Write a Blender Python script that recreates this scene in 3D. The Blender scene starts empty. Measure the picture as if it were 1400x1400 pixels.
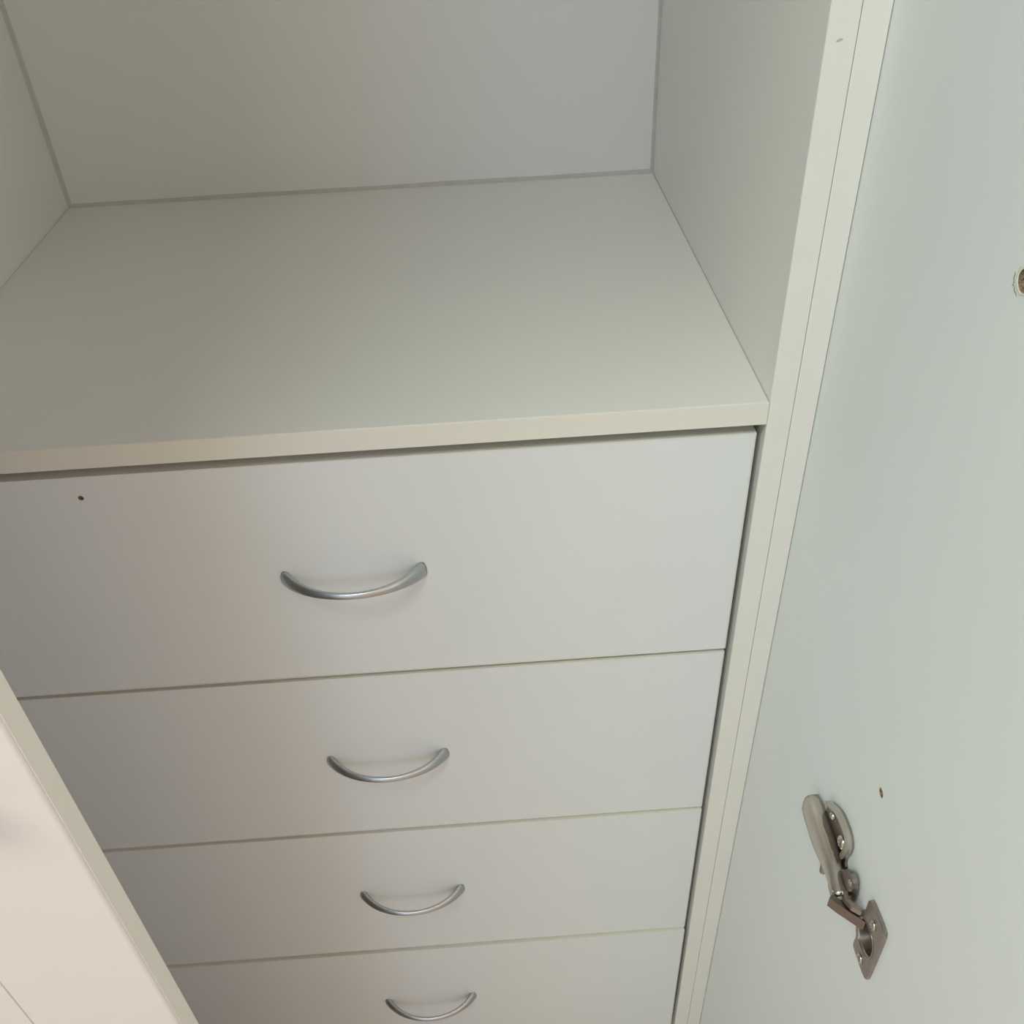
import bpy, bmesh, math, random
from mathutils import Vector, Matrix

random.seed(4)
scn = bpy.context.scene
col = scn.collection
Z0 = 1.0                                   # height of the open shelf above the floor

# ------------------------------------------------------------------ camera
cam_d = bpy.data.cameras.new('camera')
cam = bpy.data.objects.new('camera', cam_d); col.objects.link(cam)
cam_d.sensor_width = 36.0
cam_d.lens = 1287.83 * 36.0 / 1400.0
cam_d.clip_start = 0.01
PITCH, ROLL, YAW = math.radians(51.4204), math.radians(-2.9340), math.radians(-1.3932)
Rm = Matrix.Rotation(YAW, 3, 'Z') @ Matrix.Rotation(PITCH, 3, 'X') @ Matrix.Rotation(ROLL, 3, 'Z')
cam.matrix_world = Matrix.Translation((-0.18723, -0.52270, 0.33920 + Z0)) @ Rm.to_4x4()
scn.camera = cam

# ------------------------------------------------------------------ world, window light, added fill, exposure
w = bpy.data.worlds.new('world'); scn.world = w
w.use_nodes = True
bgn = w.node_tree.nodes['Background']
bgn.inputs[0].default_value = (0.86, 0.93, 1.0, 1); bgn.inputs[1].default_value = 0.15
scn.view_settings.view_transform = 'Standard'
scn.view_settings.look = 'None'
scn.view_settings.gamma = 1.0
scn.view_settings.use_curve_mapping = False
scn.view_settings.exposure = 0.0

def area(name, loc, rot, sx, sy, power, color):
    d = bpy.data.lights.new(name, 'AREA'); d.shape = 'RECTANGLE'; d.size = sx; d.size_y = sy
    d.energy = power; d.color = color
    o = bpy.data.objects.new(name, d); col.objects.link(o)
    o.location = loc; o.rotation_euler = rot
    return o

# room extents and window openings
RX0, RX1, RY0, RY1, RH = -2.3, 1.3, -3.0, 0.52, 2.5
W1 = (-1.40, -0.70, 1.10, 2.30)            # window in the wall opposite the wardrobe: x0 x1 z0 z1
W2 = (-1.90, -0.90, 1.10, 2.30)            # window in the left wall: y0 y1 z0 z1
W3 = (-2.60, -1.20, 1.10, 2.30)            # unseen window added in the right wall to brighten the left inside
Q = math.radians(90)
area('daylight_front', ((W1[0]+W1[1])/2, RY0+0.01, (W1[2]+W1[3])/2), (Q, 0, 0), W1[1]-W1[0], W1[3]-W1[2], 9.0, (0.36, 0.56, 1.0))
area('daylight_left', (RX0+0.01, (W2[0]+W2[1])/2, (W2[2]+W2[3])/2), (Q, 0, -Q), W2[1]-W2[0], W2[3]-W2[2], 3.5, (0.15, 0.90, 1.0))
area('fill_right', (RX1-0.01, (W3[0]+W3[1])/2, (W3[2]+W3[3])/2), (Q, 0, Q), W3[1]-W3[0], W3[3]-W3[2], 22.5, (1.0, 0.85, 0.86))  # added fill from the right
# unseen panel, added on the ceiling as lamp in front of the wardrobe
LX, LY, LSX, LSY = -0.93, -0.95, 1.15, 0.50
area('panel_fill_light', (LX, LY, RH-0.045), (0, 0, 0), LSX-0.06, LSY-0.06, 23.0, (0.92, 1.0, 0.91))

# ------------------------------------------------------------------ materials
def mat(name, color, rough=0.4, metal=0.0, var=0.0, scale=30.0, bump=0.0, bscale=400.0, spec=0.5, color2=None):
    m = bpy.data.materials.new(name); m.use_nodes = True
    nt = m.node_tree; b = nt.nodes['Principled BSDF']
    b.inputs['Base Color'].default_value = (*color, 1)
    b.inputs['Roughness'].default_value = rough
    b.inputs['Metallic'].default_value = metal
    b.inputs['Specular IOR Level'].default_value = spec
    tc = nt.nodes.new('ShaderNodeTexCoord')
    if var or color2:
        n = nt.nodes.new('ShaderNodeTexNoise'); n.inputs['Scale'].default_value = scale; n.inputs['Detail'].default_value = 4
        nt.links.new(tc.outputs['Object'], n.inputs['Vector'])
        r = nt.nodes.new('ShaderNodeValToRGB')
        c2 = color2 or tuple(c*(1-var) for c in color)
        r.color_ramp.elements[0].color = (*c2, 1); r.color_ramp.elements[0].position = 0.35
        r.color_ramp.elements[1].color = (*color, 1); r.color_ramp.elements[1].position = 0.65
        nt.links.new(n.outputs['Fac'], r.inputs['Fac']); nt.links.new(r.outputs['Color'], b.inputs['Base Color'])
    if bump:
        n2 = nt.nodes.new('ShaderNodeTexNoise'); n2.inputs['Scale'].default_value = bscale; n2.inputs['Detail'].default_value = 2
        nt.links.new(tc.outputs['Object'], n2.inputs['Vector'])
        bp = nt.nodes.new('ShaderNodeBump'); bp.inputs['Strength'].default_value = bump; bp.inputs['Distance'].default_value = 0.0004
        nt.links.new(n2.outputs['Fac'], bp.inputs['Height']); nt.links.new(bp.outputs['Normal'], b.inputs['Normal'])
    return m

M = {
    'melamine': mat('white_melamine', (0.832, 0.855, 0.838), 0.38, var=0.012, scale=9),
    'back':     mat('white_hardboard', (0.85, 0.84, 0.80), 0.50, var=0.012, scale=7),
    'shelf':    mat('warm_white_melamine', (0.86, 0.84, 0.79), 0.38, var=0.012, scale=9),
    'dedge':    mat('door_edge_band', (0.78, 0.75, 0.655), 0.42, var=0.015, scale=20),
    'edge':     mat('cream_edge_band', (0.86, 0.835, 0.735), 0.42, var=0.015, scale=20),
    'edge2':    mat('pale_edge_band', (0.88, 0.86, 0.785), 0.42, var=0.015, scale=20),
    'door':     mat('white_lacquer', (0.72, 0.68, 0.64), 0.42, var=0.01, scale=8),
    'caulk':    mat('grey_joint', (0.61, 0.59, 0.55), 0.7, var=0.1, scale=60),
    'satin':    mat('satin_chrome', (0.50, 0.515, 0.52), 0.30, metal=1.0, bump=0.05, bscale=900),
    'nickel':   mat('nickel_plated_steel', (0.60, 0.56, 0.49), 0.27, metal=1.0, var=0.06, scale=150),
    'nickel_d': mat('tarnished_nickel', (0.39, 0.34, 0.315), 0.30, metal=1.0, var=0.10, scale=150),
    'dark_steel': mat('dark_steel', (0.24, 0.20, 0.19), 0.35, metal=1.0, var=0.1, scale=150),
    'chip':     mat('raw_chipboard', (0.42, 0.27, 0.17), 0.9, color2=(0.13, 0.07, 0.05), scale=900, bump=0.9, bscale=900),
    'chiplip':  mat('torn_melamine', (0.80, 0.77, 0.66), 0.8, var=0.12, scale=900),
    'crack':    mat('dirty_crack', (0.30, 0.29, 0.22), 0.9),
    'scuff':    mat('grey_scuff', (0.52, 0.53, 0.50), 0.7),
    'wall':     mat('painted_wall', (0.90, 0.83, 0.745), 0.8, var=0.02, scale=3),
    'ceil':     mat('painted_ceiling', (0.90, 0.87, 0.82), 0.85, var=0.01, scale=3),
    'frame':    mat('window_frame_white', (0.80, 0.80, 0.78), 0.4),
    'boxwood':  mat('drawer_box_board', (0.62, 0.57, 0.47), 0.6, var=0.05, scale=30),
}
# wooden floor, boards and grain from nodes
fm = bpy.data.materials.new('oak_floor'); fm.use_nodes = True
nt = fm.node_tree; b = nt.nodes['Principled BSDF']; b.inputs['Roughness'].default_value = 0.45
tc = nt.nodes.new('ShaderNodeTexCoord')
br = nt.nodes.new('ShaderNodeTexBrick'); br.inputs['Scale'].default_value = 1.0
br.inputs['Color1'].default_value = (0.62, 0.50, 0.39, 1); br.inputs['Color2'].default_value = (0.70, 0.57, 0.45, 1)
br.inputs['Mortar'].default_value = (0.35, 0.26, 0.19, 1); br.inputs['Mortar Size'].default_value = 0.002
br.inputs['Brick Width'].default_value = 1.2; br.inputs['Row Height'].default_value = 0.13
nt.links.new(tc.outputs['Object'], br.inputs['Vector']); nt.links.new(br.outputs['Color'], b.inputs['Base Color'])
M['floor'] = fm
gm = bpy.data.materials.new('window_glass'); gm.use_nodes = True
b = gm.node_tree.nodes['Principled BSDF']
b.inputs['Base Color'].default_value = (0.97, 1.0, 0.98, 1); b.inputs['Roughness'].default_value = 0.0
b.inputs['Transmission Weight'].default_value = 1.0; b.inputs['IOR'].default_value = 1.45
M['glass'] = gm

# ------------------------------------------------------------------ helpers
WORLD = {}
def link(name, me, loc, m, parent=None, smooth=False):
    o = bpy.data.objects.new(name, me); col.objects.link(o)
    loc = Vector(loc); WORLD[o.name] = loc
    if parent: o.parent = parent; o.location = loc - WORLD[parent.name]
    else: o.location = loc
    if m and not me.materials: me.materials.append(M[m])
    if smooth:
        for p in me.polygons: p.use_smooth = True
    return o
def empty(name, loc, label=None, cat=None, group=None):
    o = bpy.data.objects.new(name, None); col.objects.link(o); o.location = loc; o.empty_display_size = 0.05
    WORLD[o.name] = Vector(loc)
    tag(o, label, cat, group); return o
def tag(o, label=None, cat=None, group=None, kind=None):
    if label: o['label'] = label
    if cat: o['category'] = cat
    if group: o['group'] = group
    if kind: o['kind'] = kind
    return o
def to_mesh(bm, name):
    bmesh.ops.recalc_face_normals(bm, faces=bm.faces)
    me = bpy.data.meshes.new(name); bm.to_mesh(me); bm.free(); return me
def box_bm(sx, sy, sz, bev=0.0, seg=2, c=(0, 0, 0)):
    bm = bmesh.new()
    bmesh.ops.create_cube(bm, size=1.0, matrix=Matrix.Translation(c) @ Matrix.Diagonal((sx, sy, sz, 1)))
    if bev: bmesh.ops.bevel(bm, geom=list(bm.edges), offset=bev, segments=seg, affect='EDGES', profile=0.5)
    return bm
def box(name, x0, x1, y0, y1, z0, z1, m, parent=None, bev=0.0005):
    me = to_mesh(box_bm(x1-x0, y1-y0, z1-z0, bev, 1), name)
    return link(name, me, ((x0+x1)/2, (y0+y1)/2, (z0+z1)/2), m, parent)
def prism_bm(pts, d0, d1, to3):
    """closed outline pts (a,b) extruded from d0 to d1; to3(a,b,d) gives the point"""
    bm = bmesh.new()
    lo = [bm.verts.new(to3(a, b_, d0)) for a, b_ in pts]; hi = [bm.verts.new(to3(a, b_, d1)) for a, b_ in pts]
    bm.faces.new(lo); bm.faces.new(hi[::-1])
    n = len(pts)
    for i in range(n): bm.faces.new((lo[i], lo[(i+1) % n], hi[(i+1) % n], hi[i]))
    return bm
def cut(o, cutters):
    """subtract meshes (in o's local space) from o"""
    tmp = []
    for bm in cutters:
        me = to_mesh(bm, 'cutter'); c = bpy.data.objects.new('cutter', me); col.objects.link(c)
        c.location = WORLD[o.name]; tmp.append(c)
        md = o.modifiers.new('cut', 'BOOLEAN'); md.operation = 'DIFFERENCE'; md.object = c; md.solver = 'EXACT'
    bpy.context.view_layer.update()
    dg = bpy.context.evaluated_depsgraph_get()
    me2 = bpy.data.meshes.new_from_object(o.evaluated_get(dg))
    o.modifiers.clear(); o.data = me2
    for c in tmp:
        d = c.data; bpy.data.objects.remove(c); bpy.data.meshes.remove(d)
def cyl_bm(r, d, axis, c=(0, 0, 0), n=24):
    bm = bmesh.new()
    rot = {'X': Matrix.Rotation(math.pi/2, 4, 'Y'), 'Y': Matrix.Rotation(math.pi/2, 4, 'X'), 'Z': Matrix.Identity(4)}[axis]
    bmesh.ops.create_cone(bm, cap_ends=True, segments=n, radius1=r, radius2=r, depth=d, matrix=Matrix.Translation(c) @ rot)
    return bm

# ------------------------------------------------------------------ the room
def struct(o): o['kind'] = 'structure'; return o
T = 0.12
struct(box('floor', RX0-T, RX1+T, RY0-T, RY1+T, -0.1, 0.0, 'floor', bev=0))
struct(box('ceiling', RX0-T, RX1+T, RY0-T, RY1+T, RH, RH+0.1, 'ceil', bev=0))
struct(box('wall_back', RX0-T, RX1+T, RY1, RY1+T, 0, RH, 'wall', bev=0))
def wall_with_window(name, along, a0, a1, p0, p1, win):
    bm = bmesh.new()
    def add(u0, u1, z0, z1):
        s = ((u1-u0), (p1-p0), (z1-z0)); c = ((u0+u1)/2, (p0+p1)/2, (z0+z1)/2)
        if along == 'y': s = (s[1], s[0], s[2]); c = (c[1], c[0], c[2])
        bmesh.ops.create_cube(bm, size=1.0, matrix=Matrix.Translation(c) @ Matrix.Diagonal((*s, 1)))
    add(a0, win[0], 0, RH); add(win[1], a1, 0, RH); add(win[0], win[1], 0, win[2]); add(win[0], win[1], win[3], RH)
    return struct(link(name, to_mesh(bm, name), (0, 0, 0), 'wall'))
wall_with_window('wall_front', 'x', RX0-T, RX1+T, RY0-T, RY0, W1)
wall_with_window('wall_left', 'y', RY0, RY1, RX0-T, RX0, W2)
wall_with_window('wall_right', 'y', RY0, RY1, RX1, RX1+T, W3)
def window(name, along, win, p):
    fr = 0.05
    bm = bmesh.new()
    def add(u0, u1, z0, z1):
        s = (u1-u0, 0.05, z1-z0); c = ((u0+u1)/2, p, (z0+z1)/2)
        if along == 'y': s = (s[1], s[0], s[2]); c = (c[1], c[0], c[2])
        bmesh.ops.create_cube(bm, size=1.0, matrix=Matrix.Translation(c) @ Matrix.Diagonal((*s, 1)))
    a0, a1, z0, z1 = win; mid = (a0+a1)/2
    add(a0, a0+fr, z0, z1); add(a1-fr, a1, z0, z1); add(a0+fr, a1-fr, z0, z0+fr); add(a0+fr, a1-fr, z1-fr, z1); add(mid-fr/2, mid+fr/2, z0+fr, z1-fr)
    o = struct(link(name, to_mesh(bm, name), (0, 0, 0), 'frame'))
    for u0, u1 in ((a0+fr, mid-fr/2), (mid+fr/2, a1-fr)):
        if along == 'x': box('pane', u0, u1, p-0.003, p+0.003, z0+fr, z1-fr, 'glass', o, 0)
        else: box('pane', p-0.003, p+0.003, u0, u1, z0+fr, z1-fr, 'glass', o, 0)
    return o
window('window_1', 'x', W1, RY0-0.085)
window('window_2', 'y', W2, RX0-0.085)
window('fill_window', 'y', W3, RX1+0.085)

fill_light = empty('ceiling_fill_panel', (LX, LY, RH), 'flat rectangular white panel added as lamp on the ceiling in front of the wardrobe', 'fill_light')
bm = bmesh.new()
for (sx, sy, px, py) in ((LSX, 0.03, 0, LSY/2-0.015), (LSX, 0.03, 0, -LSY/2+0.015), (0.03, LSY-0.06, LSX/2-0.015, 0), (0.03, LSY-0.06, -LSX/2+0.015, 0)):
    bmesh.ops.create_cube(bm, size=1, matrix=Matrix.Translation((px, py, 0)) @ Matrix.Diagonal((sx, sy, 0.04, 1)))
link('fill_panel_frame', to_mesh(bm, 'fill_panel_frame'), (LX, LY, RH-0.0205), 'frame', fill_light)
box('diffuser', LX-LSX/2+0.03, LX+LSX/2-0.03, LY-LSY/2+0.03, LY+LSY/2-0.03, RH-0.035, RH-0.001, 'frame', fill_light, 0)
def lathe_bm(profile, n, to3):
    bm = bmesh.new(); rings = []
    for rr, h in profile:
        rings.append([bm.verts.new(to3(rr*math.cos(2*math.pi*i/n), rr*math.sin(2*math.pi*i/n), h)) for i in range(n)])
    for a, b_ in zip(rings, rings[1:]):
        for i in range(n): bm.faces.new((a[i], a[(i+1) % n], b_[(i+1) % n], b_[i]))
    bm.faces.new(rings[0][::-1]); bm.faces.new(rings[-1])
    return bm

# ------------------------------------------------------------------ outer wardrobe
XP = 0.0323                                  # inner face of the right panel
XL = -0.85
TOP = Z0 + 1.25
wr = empty('wardrobe', (-0.4, 0.1, 0.0), 'white built-in wardrobe shell with closed left door and tall bare right panel carrying a hinge', 'wardrobe')
endp = box('side_panel', XP, XP+0.016, -0.44, 0.465, 0.0, TOP, 'melamine', wr)
endp['label'] = 'tall white side panel with screw holes and a nickel hinge'
box('side_panel', XL-0.016, XL, -0.2385, 0.465, 0.0, TOP, 'melamine', wr)
box('top_panel', XL+0.0002, XP-0.0002, -0.2385, 0.465, TOP-0.016, TOP, 'melamine', wr)
sp = box('spacer_panel', 0.0164, 0.0319, 0.0006, 0.447, 0.0, TOP-0.0165, 'melamine', wr)
box('edge_band', 0.0164, 0.0319, 0.0, 0.0006, 0.0, TOP-0.0165, 'edge2', sp, 0.0002)

# left door, closed: a grooved board with rounded outer edges
dx0, dx1, dy0, dy1 = XL-0.014, -0.4005, -0.256, -0.240
prof = []
r = 0.0022
for k in range(6):
    a = math.radians(-90 + 90*k/5); prof.append((dx1-r+r*math.cos(a), dy0+r+r*math.sin(a)))
prof += [(dx1, dy1-0.0005), (dx1-0.0005, dy1), (dx0, dy1)]
for k in range(6):
    a = math.radians(180 + 90*k/5); prof.append((dx0+r+r*math.cos(a), dy0+r+r*math.sin(a)))
gx = -0.4830
prof += [(gx-0.0006, dy0), (gx-0.0003, dy0+0.0012), (gx+0.0003, dy0+0.0012), (gx+0.0006, dy0)]
zc = Z0 + 0.04
door = link('door', to_mesh(prism_bm(prof, 0.03-zc, TOP-zc, lambda a, b_, d: (a+0.625, b_+0.248, d)), 'door'), (-0.625, -0.248, zc), 'door', wr)
door['label'] = 'closed white door with a fine vertical groove'
box('edge_band', dx1, dx1+0.0005, dy0+0.0022, dy1-0.0004, 0.03, TOP, 'dedge', door, 0.0001)
# knob on the door: turned profile
kn = [(0.006, 0), (0.0055, 0.006), (0.007, 0.010), (0.011, 0.014), (0.0125, 0.018), (0.012, 0.021), (0.009, 0.0235), (0.004, 0.0245)]
link('knob', to_mesh(lathe_bm(kn, 28, lambda a, b_, h: (a, -h, b_)), 'knob'), (-0.4435, dy0, Z0-0.004), 'satin', door, True)

# ------------------------------------------------------------------ drawer cabinet (inner unit)
CW, CD, ST = 0.60, 0.447, 0.0172
cb = empty('drawer_cabinet', (-0.3, 0.22, 0.0), 'white cabinet with an open shelf compartment above four drawers with bow handles', 'cabinet')
CT = Z0 + 1.20
for x0, x1 in ((-CW-0.016, -CW), (0.0, 0.016)):
    s = box('side_panel', x0, x1, 0.0006, CD, 0.0, CT, 'shelf', cb)
    box('edge_band', x0, x1, 0.0, 0.0006, 0.0, CT, 'edge2', s, 0.0002)
rside = s
sh = box('shelf', -CW+0.0003, -0.0003, 0.0006, CD, Z0-ST, Z0, 'shelf', cb)
box('edge_band', -CW+0.0003, -0.0003, 0.0, 0.0006, Z0-ST, Z0, 'edge', sh, 0.0002)
tp = box('top_panel', -CW+0.0003, -0.0003, 0.0006, CD, CT-0.016, CT, 'melamine', cb)
box('edge_band', -CW+0.0003, -0.0003, 0.0, 0.0006, CT-0.016, CT, 'edge', tp, 0.0002)
box('bottom_panel', -CW+0.0003, -0.0003, 0.03, CD, 0.05, 0.066, 'melamine', cb)
box('plinth', -CW+0.0003, -0.0003, 0.03, 0.046, 0.0, 0.0495, 'melamine', cb)
bk = box('back_panel', -CW-0.016, 0.016, CD+0.0025, CD+0.0065, 0.0, CT, 'back', cb)
# narrow beads of grey filler where the back panel meets shelf and sides
def bead(p0, p1, a_dir, b_dir, w_):
    bm = bmesh.new(); p0, p1, a_dir, b_dir = map(Vector, (p0, p1, a_dir, b_dir)); rows = []
    for k in range(25):
        p = p0.lerp(p1, k/24); ww = w_*random.uniform(0.88, 1.12)
        rows.append([bm.verts.new(p + a_dir*ww), bm.verts.new(p + (a_dir+b_dir)*ww*0.40), bm.verts.new(p + b_dir*ww), bm.verts.new(p)])
    for A, B in zip(rows, rows[1:]):
        for i in range(4): bm.faces.new((A[i], A[(i+1) % 4], B[(i+1) % 4], B[i]))
    bm.faces.new(rows[0][::-1]); bm.faces.new(rows[-1])
    return link('joint_bead', to_mesh(bm, 'joint_bead'), (0, 0, 0), 'caulk', bk)
YB = CD+0.0024
bead((-CW, YB, Z0), (0, YB, Z0), (0, -1, 0), (0, 0, 1), 0.0034)
bead((-CW, YB, Z0), (-CW, YB, CT-0.02), (1, 0, 0), (0, -1, 0), 0.0036)
bead((0, YB, Z0), (0, YB, CT-0.02), (0, -1, 0), (-1, 0, 0), 0.0030)

# bow handle: swept oval section along an arc, wider at its feet
def handle_mesh():
    bm = bmesh.new(); N, n = 48, 16; L, P = 0.0512, 0.0245
    rings = []
    for i in range(N+1):
        a = -1 + 2*i/N
        half = math.radians(64)
        Rr = L/math.sin(half)
        x = Rr*math.sin(a*half); y = -(math.cos(a*half)-math.cos(half))/(1-math.cos(half))*P + 0.001
        tx = math.cos(a*half)*Rr; ty = math.sin(a*half)*Rr/(1-math.cos(half))*P/Rr
        t = Vector((tx, ty, 0)).normalized(); nrm = Vector((-t.y, t.x, 0))
        e = abs(a)
        hz = 0.0028 + 0.0052*e**2.0; ht = 0.0023 + 0.0016*e**2
        ring = []
        for k in range(n):
            th = 2*math.pi*k/n
            ring.append(bm.verts.new(Vector((x, y, 0)) + nrm*(ht*math.cos(th)) + Vector((0, 0, hz*math.sin(th)))))
        rings.append(ring)
    for a, b_ in zip(rings, rings[1:]):
        for k in range(n): bm.faces.new((a[k], a[(k+1) % n], b_[(k+1) % n], b_[k]))
    bm.faces.new(rings[0][::-1]); bm.faces.new(rings[-1])
    # keep what stands in front of the drawer face
    geom = bm.verts[:] + bm.edges[:] + bm.faces[:]
    res = bmesh.ops.bisect_plane(bm, geom=geom, plane_co=(0, 0.0, 0), plane_no=(0, 1, 0), clear_outer=True)
    edges = [e for e in res['geom_cut'] if isinstance(e, bmesh.types.BMEdge)]
    if edges: bmesh.ops.holes_fill(bm, edges=[e for e in bm.edges if e.is_boundary])
    return to_mesh(bm, 'handle')
HM = handle_mesh()
HM.materials.append(M['satin'])

YD = 0.004
gaps = [0, 0.0024, 0.0019, 0.0022, 0.0016]
zs = [-0.0266, -0.2420, -0.4648, -0.6944, -0.9550]
hx = [-0.2945, -0.2960, -0.2980, -0.3010]
hz_ = [-0.1310, -0.3526, -0.5774, -0.8150]
names = ['topmost', 'second', 'third', 'lowest']
for i in range(4):
    z1 = Z0 + zs[i] - gaps[i]; z0 = Z0 + zs[i+1] + gaps[i+1]
    xl, xr = -0.5955, -0.0046
    cx, cz = (xl+xr)/2, (z0+z1)/2
    yo = YD + (0, 0.0006, -0.0004, -0.0024)[i]
    d = link('drawer', to_mesh(box_bm(xr-xl-0.001, 0.0152, z1-z0-0.001, 0.0003, 1), 'drawer'), (cx, yo+0.0083, cz), 'melamine', cb)
    d['label'] = ['top drawer just under the open shelf, with a tiny nail hole', 'second drawer from the top', 'third drawer from the top', 'lowest drawer in view'][i]
    # cream bands round the four edges of the front
    bm = bmesh.new()
    for (sx, sz, px, pz) in ((xr-xl, 0.0005, 0, (z1-z0)/2-0.00025), (xr-xl, 0.0005, 0, -(z1-z0)/2+0.00025),
                             (0.0005, z1-z0-0.001, (xr-xl)/2-0.00025, 0), (0.0005, z1-z0-0.001, -(xr-xl)/2+0.00025, 0)):
        bmesh.ops.create_cube(bm, size=1, matrix=Matrix.Translation((px, 0, pz)) @ Matrix.Diagonal((sx, 0.0158, sz, 1)))
    link('edge_band', to_mesh(bm, 'edge_band'), (cx, yo+0.0083, cz), 'edge', d)
    # box behind the front
    bm = bmesh.new(); bh = z1-z0-0.05; y0b, y1b = 0.0084, 0.40
    for (sx, sy, sz, px, py, pz) in ((0.012, y1b-y0b, bh, xl+0.02-cx, (y0b+y1b)/2, 0), (0.012, y1b-y0b, bh, xr-0.02-cx, (y0b+y1b)/2, 0),
                                     (xr-xl-0.052, 0.012, bh, 0, y1b-0.006, 0), (xr-xl-0.052, y1b-y0b-0.012, 0.006, 0, (y0b+y1b-0.012)/2, -bh/2+0.003)):
        bmesh.ops.create_cube(bm, size=1, matrix=Matrix.Translation((px, py, pz)) @ Matrix.Diagonal((sx, sy, sz, 1)))
    link('drawer_box', to_mesh(bm, 'drawer_box'), (cx, yo+0.0083, cz), 'boxwood', d)
    h = link('handle', HM, (hx[i], yo+0.0007, Z0+hz_[i]), None, d, True)
    h['label'] = 'satin silver bow handle'
    if i == 0: top_drawer = d

# ------------------------------------------------------------------ holes, chips and scuffs
def rough_cup(r, depth, n=20, jitter=0.12):
    """lining of a drilled hole, open towards +h"""
    bm = bmesh.new(); rings = []
    for rr, h in ((1.0, 0.0), (0.90, -0.35), (0.82, -0.8), (0.45, -1.0), (0.12, -0.9)):
        rings.append([(rr*r*(1-random.uniform(0, jitter)*(0.15 if rr == 1.0 else 1)), h*depth) for _ in range(n)])
    return rings
def cup_obj(name, r, depth, loc, parent, axis):
    rings = rough_cup(r, depth); bm = bmesh.new(); n = 20; vs = []
    for ring in rings:
        row = []
        for i, (rr, h) in enumerate(ring):
            a = 2*math.pi*i/n; p, q = rr*math.cos(a), rr*math.sin(a)
            row.append(bm.verts.new((-h, p, q) if axis == 'X' else (p, -h, q)))
        vs.append(row)
    for a, b_ in zip(vs, vs[1:]):
        for i in range(n): bm.faces.new((a[i], a[(i+1) % n], b_[(i+1) % n], b_[i]))
    bm.faces.new(vs[-1])
    return link(name, to_mesh(bm, name), loc, 'chip', parent)

pc = WORLD[endp.name]
def loc_cut(y, z, r, depth):
    return cyl_bm(r, depth*2, 'X', (XP-pc.x, y-pc.y, z-pc.z), 28)
HB = (-0.1796, Z0+0.1668); HS = (-0.1996, Z0-0.1514)
HU, HV = -0.2365, Z0-0.2535                # centre of the hinge cup on the panel
cut(endp, [loc_cut(HB[0], HB[1], 0.0050, 0.009), loc_cut(HS[0], HS[1], 0.0030, 0.006), loc_cut(HU, HV, 0.0134, 0.0115)])
g = cup_obj('screw_hole', 0.00495, 0.0085, (XP+0.0002, HB[0], HB[1]), endp, 'X'); g['label'] = 'torn hole showing brown chipboard'
g = cup_obj('screw_hole', 0.00295, 0.0055, (XP+0.0002, HS[0], HS[1]), endp, 'X'); g['label'] = 'small drilled hole above the hinge'
# torn lip round the larger hole: uneven raised ring
def lip(r0, r1, h, loc, parent, n=26):
    bm = bmesh.new(); A, B, C_ = [], [], []
    for i in range(n):
        a = 2*math.pi*i/n; j = random.uniform(0.85, 1.15)
        A.append(bm.verts.new((0, r0*math.cos(a), r0*math.sin(a))))
        rm = (r0+r1)/2*random.uniform(0.97, 1.03)
        B.append(bm.verts.new((-h*j, rm*math.cos(a), rm*math.sin(a))))
        ro = r1*j; C_.append(bm.verts.new((0.0001, ro*math.cos(a), ro*math.sin(a))))
    for P_, Q in ((A, B), (B, C_)):
        for i in range(n): bm.faces.new((P_[i], P_[(i+1) % n], Q[(i+1) % n], Q[i]))
    return link('torn_edge', to_mesh(bm, 'torn_edge'), loc, 'chiplip', parent, True)
lip(0.0049, 0.0063, 0.0005, (XP, *HB), g.parent)
lip(0.0030, 0.0037, 0.0003, (XP, *HS), g.parent)
# curved crack left of the larger hole
def ribbon(name, pts, wdt, loc, parent, m, lift=0.00025):
    bm = bmesh.new(); L_, R_ = [], []
    for i, (y, z) in enumerate(pts):
        a = Vector(pts[max(i-1, 0)]); b_ = Vector(pts[min(i+1, len(pts)-1)]); t = (b_-a).normalized(); nn = Vector((-t.y, t.x))
        ww = wdt*(0.35 if i in (0, len(pts)-1) else 1)
        for s, S in ((1, L_), (-1, R_)):
            S.append((bm.verts.new((-lift, y+nn.x*ww*s, z+nn.y*ww*s)), bm.verts.new((0.0002, y+nn.x*ww*s, z+nn.y*ww*s))))
    for i in range(len(pts)-1):
        bm.faces.new((L_[i][0], L_[i+1][0], R_[i+1][0], R_[i][0]))
        bm.faces.new((L_[i][1], L_[i+1][1], L_[i+1][0], L_[i][0])); bm.faces.new((R_[i][0], R_[i+1][0], R_[i+1][1], R_[i][1]))
    return link(name, to_mesh(bm, name), loc, m, parent)
CRK = []
for a in range(176, 257, 10):
    rr = 0.0076 + 0.0003*math.sin(a*0.3)
    CRK.append((rr*math.cos(math.radians(a))*-1, rr*math.sin(math.radians(a))))
ribbon('crack', CRK, 0.00020, (XP, *HB), endp, 'crack')
mid = Vector(CRK[4]); out_ = mid.normalized()
ribbon('crack', [tuple(mid), tuple(mid+out_*0.0010+Vector((-0.0004, 0.0003))), tuple(mid+out_*0.0018+Vector((-0.0007, 0.0008)))], 0.00016, (XP, *HB), endp, 'crack')

# nail hole in the top drawer front
dc = WORLD[top_drawer.name]; ND = (-0.4694, Z0-0.0445)
yface = YD+0.0007
cut(top_drawer, [cyl_bm(0.0020, 0.008, 'Y', (ND[0]-dc.x, yface-dc.y, ND[1]-dc.z), 18)])
cup_obj('nail_hole', 0.00195, 0.0035, (ND[0], yface+0.0002, ND[1]), top_drawer, 'Y')
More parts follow.
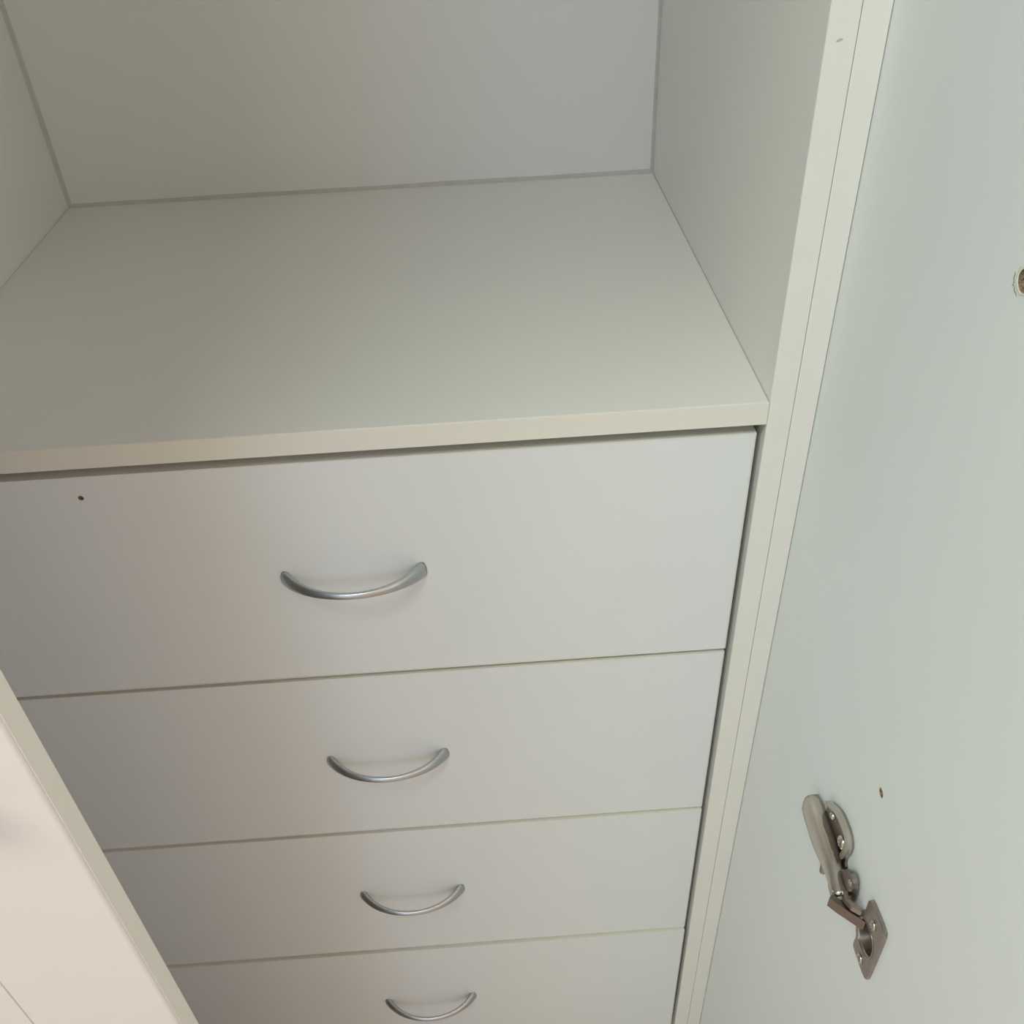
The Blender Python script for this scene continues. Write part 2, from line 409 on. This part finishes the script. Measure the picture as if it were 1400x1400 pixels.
# scuff on the cabinet's right front edge
bm = bmesh.new(); vs = []
for i in range(12):
    a = 2*math.pi*i/12; rr = random.uniform(0.7, 1.1)
    vs.append((0.0020*rr*math.cos(a), 0.0009*rr*math.sin(a)+0.0004*math.cos(a)))
link('scuff_mark', to_mesh(prism_bm(vs, -0.0001, 0.00012, lambda a, b_, d: (a, -d, b_)), 'scuff_mark'), (0.0072, 0.0, Z0+0.2191), 'scuff', rside)

# ------------------------------------------------------------------ hinge on the right panel
# local millimetres: u towards the room, v up, h away from the panel
HZ = Z0 - 0.254
def P3(u, v, h): return ((-h)/1000.0, -u/1000.0, v/1000.0)
ho = (XP, 0.0, HZ)
def hobj(name, bm, m, parent, smooth=False, bev=0.0, label=None):
    if bev: bmesh.ops.bevel(bm, geom=[e for e in bm.edges if len(e.link_faces) == 2 and e.calc_face_angle(0) > 0.5], offset=bev/1000, segments=2, affect='EDGES', profile=0.6)
    me = to_mesh(bm, name)
    ctr = sum((v.co for v in me.vertices), Vector())/len(me.vertices)
    me.transform(Matrix.Translation(-ctr))
    o = link(name, me, Vector(ho)+ctr, m, parent, smooth)
    if label: o['label'] = label
    return o
def hbox(name, u0, u1, v0, v1, h0, h1, m, parent, bev=0.4): return hobj(name, prism_bm([(u0, v0), (u1, v0), (u1, v1), (u0, v1)], h0, h1, P3), m, parent, False, bev)
def smooth_poly(pts, it=2):
    for _ in range(it):
        out = []
        for i in range(len(pts)):
            a, b_ = pts[i], pts[(i+1) % len(pts)]
            out += [(a[0]*.78+b_[0]*.22, a[1]*.78+b_[1]*.22), (a[0]*.22+b_[0]*.78, a[1]*.22+b_[1]*.78)]
        pts = out
    return pts

# arm: domed channel lofted along u
def arm_bm():
    bm = bmesh.new(); rows = []
    sec = [(134.5, -7.5, 8, 3.2, 10.8), (135.2, -9, 9, 2.2, 11.8), (142, -10, 10.5, 2.2, 12.2), (160, -11.2, 10.5, 2.2, 12.4), (172, -9.5, 10.5, 2.6, 12.4),
           (182, -6.5, 10.5, 3.2, 12.6), (190, -4.5, 9.5, 4.2, 12.9), (198, -2.8, 6.5, 5.0, 13.4), (207, -2.6, 6.0, 5.5, 13.8), (208.5, -2.0, 5.5, 6.5, 13.3)]
    for u, a, b_, lo, hi in sec:
        w_ = b_-a; rr = min(3.5, w_*0.3)
        prof = [(a, lo), (a, hi-1.5), (a+0.5, hi-0.4), (a+1.6, hi), (a+w_*0.5, hi+0.1), (b_-rr, hi-0.3), (b_-rr*0.3, hi-rr*0.5), (b_, hi-rr*1.3), (b_, lo)]
        rows.append([bm.verts.new(P3(u, v, h)) for v, h in prof])
    for A, B in zip(rows, rows[1:]):
        for i in range(len(A)-1): bm.faces.new((A[i], A[i+1], B[i+1], B[i]))
        bm.faces.new((A[-1], A[0], B[0], B[-1]))
    bm.faces.new(rows[0]); bm.faces.new(rows[-1][::-1])
    return bm
hinge = hobj('hinge', arm_bm(), 'nickel', wr, True, 0, 'nickel concealed hinge with its arm folded out from the cup plate')
hp = hinge
# mounting plate with two wings
mp = [(148, -9), (150, 9), (151, 24), (164, 35), (172, 38.5), (186, 38.5), (192, 33), (192, 24), (189, 12), (193, 8), (193, -8), (189, -12), (192, -22), (190, -30), (184, -34), (172, -34), (158, -26), (150, -18)]
pl = hobj('mounting_plate', prism_bm(smooth_poly(mp, 1), 0.1, 2.0, P3), 'nickel_d', hp, False, 0.5)
# thick folded rim along the upper wing
rim = [(152, 21), (164, 30.5), (172, 33.5), (184, 33.5), (187, 30), (187, 22), (185, 13), (189, 12), (192.5, 24), (192.5, 33), (186, 39), (172, 39), (164, 35.5), (150.5, 25)]
hobj('wing_rim', prism_bm(smooth_poly(rim, 1), 2.05, 4.6, P3), 'nickel', hp, False, 0.9)
def screw(u, v, h, r_, dome, m='nickel', slot=True, name='screw'):
    prf = [(r_, 0), (r_, dome*0.35), (r_*0.85, dome*0.75), (r_*0.5, dome*0.97), (r_*0.3, dome)]
    if slot: prf += [(r_*0.28, dome*0.5), (0.05, dome*0.45)]
    bm = lathe_bm([(a/1000, b_/1000) for a, b_ in prf], 20, lambda a, b_, hh: (-hh, a, b_))
    me = to_mesh(bm, name)
    return link(name, me, Vector(ho)+Vector(P3(u, v, h)), m, hp, True)
screw(181, 20.5, 2.05, 5.0, 3.0); screw(162, 22.5, 2.05, 2.8, 3.0); screw(176, -22, 2.05, 5.0, 3.0)
# adjusting pin sticking out below the arm
def vpin(u, h, v0, v1, r_, name='pin', m='nickel'):
    bm = bmesh.new()
    bmesh.ops.create_cone(bm, cap_ends=True, segments=18, radius1=r_/1000, radius2=r_/1000*0.8, depth=(v1-v0)/1000, matrix=Matrix.Translation(P3(u, (v0+v1)/2, h)) @ Matrix.Rotation(math.pi if v0 < 0 else 0, 4, 'X'))
    return hobj(name, bm, m, hp, False, 0.5)
vpin(178, 8.0, -19.5, -8.5, 3.0, 'adjusting_screw', 'nickel_d')
# inner channel below the arm's front half
ch = [(187, -13.5), (200, -10.5), (209, -9.5), (214, 2), (213, 16), (210, 23), (204, 23.5), (197, 15), (193.5, 9)]
hobj('inner_channel', prism_bm(smooth_poly(ch, 1), 2.1, 5.4, P3), 'nickel_d', hp, False, 0.5)
hobj('channel_cheek', prism_bm([(186, 5.45), (208, 5.45), (209, 10.5), (205, 11.5), (192, 10.2), (187, 8.0)], -12.2, -7.4, lambda u, h, v: P3(u, v, h)), 'nickel_d', hp, False, 0.4)
screw(207.5, 16.5, 5.42, 2.4, 0.7, 'nickel', True, 'rivet')
screw(204.5, 2.2, 13.75, 1.9, 0.5, 'nickel', True, 'rivet')
# link bar from the arm's end down into the cup, and a second curved link
def bar(name, path, v0, v1, t, m, bev=0.5):
    L_, R_ = [], []
    for i, (u, h) in enumerate(path):
        a = Vector(path[max(i-1, 0)]); b_ = Vector(path[min(i+1, len(path)-1)]); d = (b_-a).normalized(); nn = Vector((-d.y, d.x))*t/2
        L_.append((u+nn.x, h+nn.y)); R_.append((u-nn.x, h-nn.y))
    return hobj(name, prism_bm(L_+R_[::-1], v0, v1, lambda u, h, v: P3(u, v, h)), m, hp, False, bev)
bar('link', [(208.8, 16.2), (214, 12.0), (227, -1.0)], -5.2, 4.6, 3.8, 'dark_steel', 0.7)
bar('link', [(209.2, 8.0), (214, 9.0), (219.5, 6.5), (224.5, 0.5), (226, -3)], 6.2, 10.6, 3.0, 'nickel_d', 0.5)
# cup: flange plate with an opening and the bowl sunk in the panel
cu, cv = 236.5, 0.5
NS = 48
def flange_outline(k):
    # rounded plate, straight towards the room, pinched towards the arm
    pts = smooth_poly([(228, 33), (250.5, 34.5), (251.5, 30), (251.5, -22), (250, -27), (228, -27), (226.8, -24), (227.5, -14), (223, -9), (222.6, 10), (227.2, 18), (226.4, 29)], 2)
    return pts
fo = flange_outline(NS)
def resample(pts, n):
    # by angle round the cup centre
    out = []
    for i in range(n):
        a = 2*math.pi*i/n; d = Vector((math.cos(a), math.sin(a))); best = None
        for j in range(len(pts)):
            p = Vector(pts[j])-Vector((cu, cv)); q = Vector(pts[(j+1) % len(pts)])-Vector((cu, cv)); e = q-p
            den = d.x*e.y-d.y*e.x
            if abs(den) < 1e-9: continue
            t = (p.x*e.y-p.y*e.x)/den; s = (p.x*d.y-p.y*d.x)/den
            if t > 0 and -1e-6 <= s <= 1+1e-6 and (best is None or t > best): best = t
        out.append((cu+d.x*best, cv+d.y*best))
    return out
NS = 96
outer = resample(fo, NS)
def inner(ru, rv, e=2.4):
    out = []
    for i in range(NS):
        a = 2*math.pi*i/NS; c, s = math.cos(a), math.sin(a)
        rr = 1.0/((abs(c)/ru)**e+(abs(s)/rv)**e)**(1/e)
        out.append((cu+c*rr-0.8, cv+s*rr))
    return out
bm = bmesh.new()
def row(pts, h): return [bm.verts.new(P3(u, v, h)) for u, v in pts]
ins = [(cu+(u-cu)*0.985, cv+(v-cv)*0.985) for u, v in outer]
R0 = row(outer, 0.15); R1 = row(outer, 2.0); R2 = row(ins, 2.6); R3 = row(inner(11.2, 12.0), 2.6); R4 = row(inner(10.4, 11.2), 1.6)
R5 = row(inner(9.6, 10.0), -6.0); R6 = row(inner(6.0, 5.0), -10.0); R7 = row(inner(11.6, 12.4), 0.15); R8 = row(inner(11.0, 11.8), -7); R9 = row(inner(7, 6), -11)
def bridge(A, B):
    for i in range(NS): bm.faces.new((A[i], A[(i+1) % NS], B[(i+1) % NS], B[i]))
for A, B in ((R0, R1), (R1, R2), (R2, R3), (R3, R4), (R4, R5), (R5, R6), (R0, R7), (R7, R8), (R8, R9)): bridge(A, B)
bm.faces.new(R6); bm.faces.new(R9)
cup = hobj('hinge_cup', bm, 'nickel_d', hp, False, 0)
# raised lip of the opening
bm = bmesh.new()
A0 = row(inner(12.4, 13.2), 2.62); A1 = row(inner(12.1, 12.9), 3.0); A2 = row(inner(11.5, 12.3), 3.0); A3 = row(inner(11.2, 12.0), 2.62)
for A, B in ((A0, A1), (A1, A2), (A2, A3), (A3, A0)): bridge(A, B)
hobj('cup_rim', bm, 'nickel_d', hp, True, 0)
screw(239, 22, 2.62, 3.4, 1.6); screw(239, -20.5, 2.62, 3.4, 1.6)
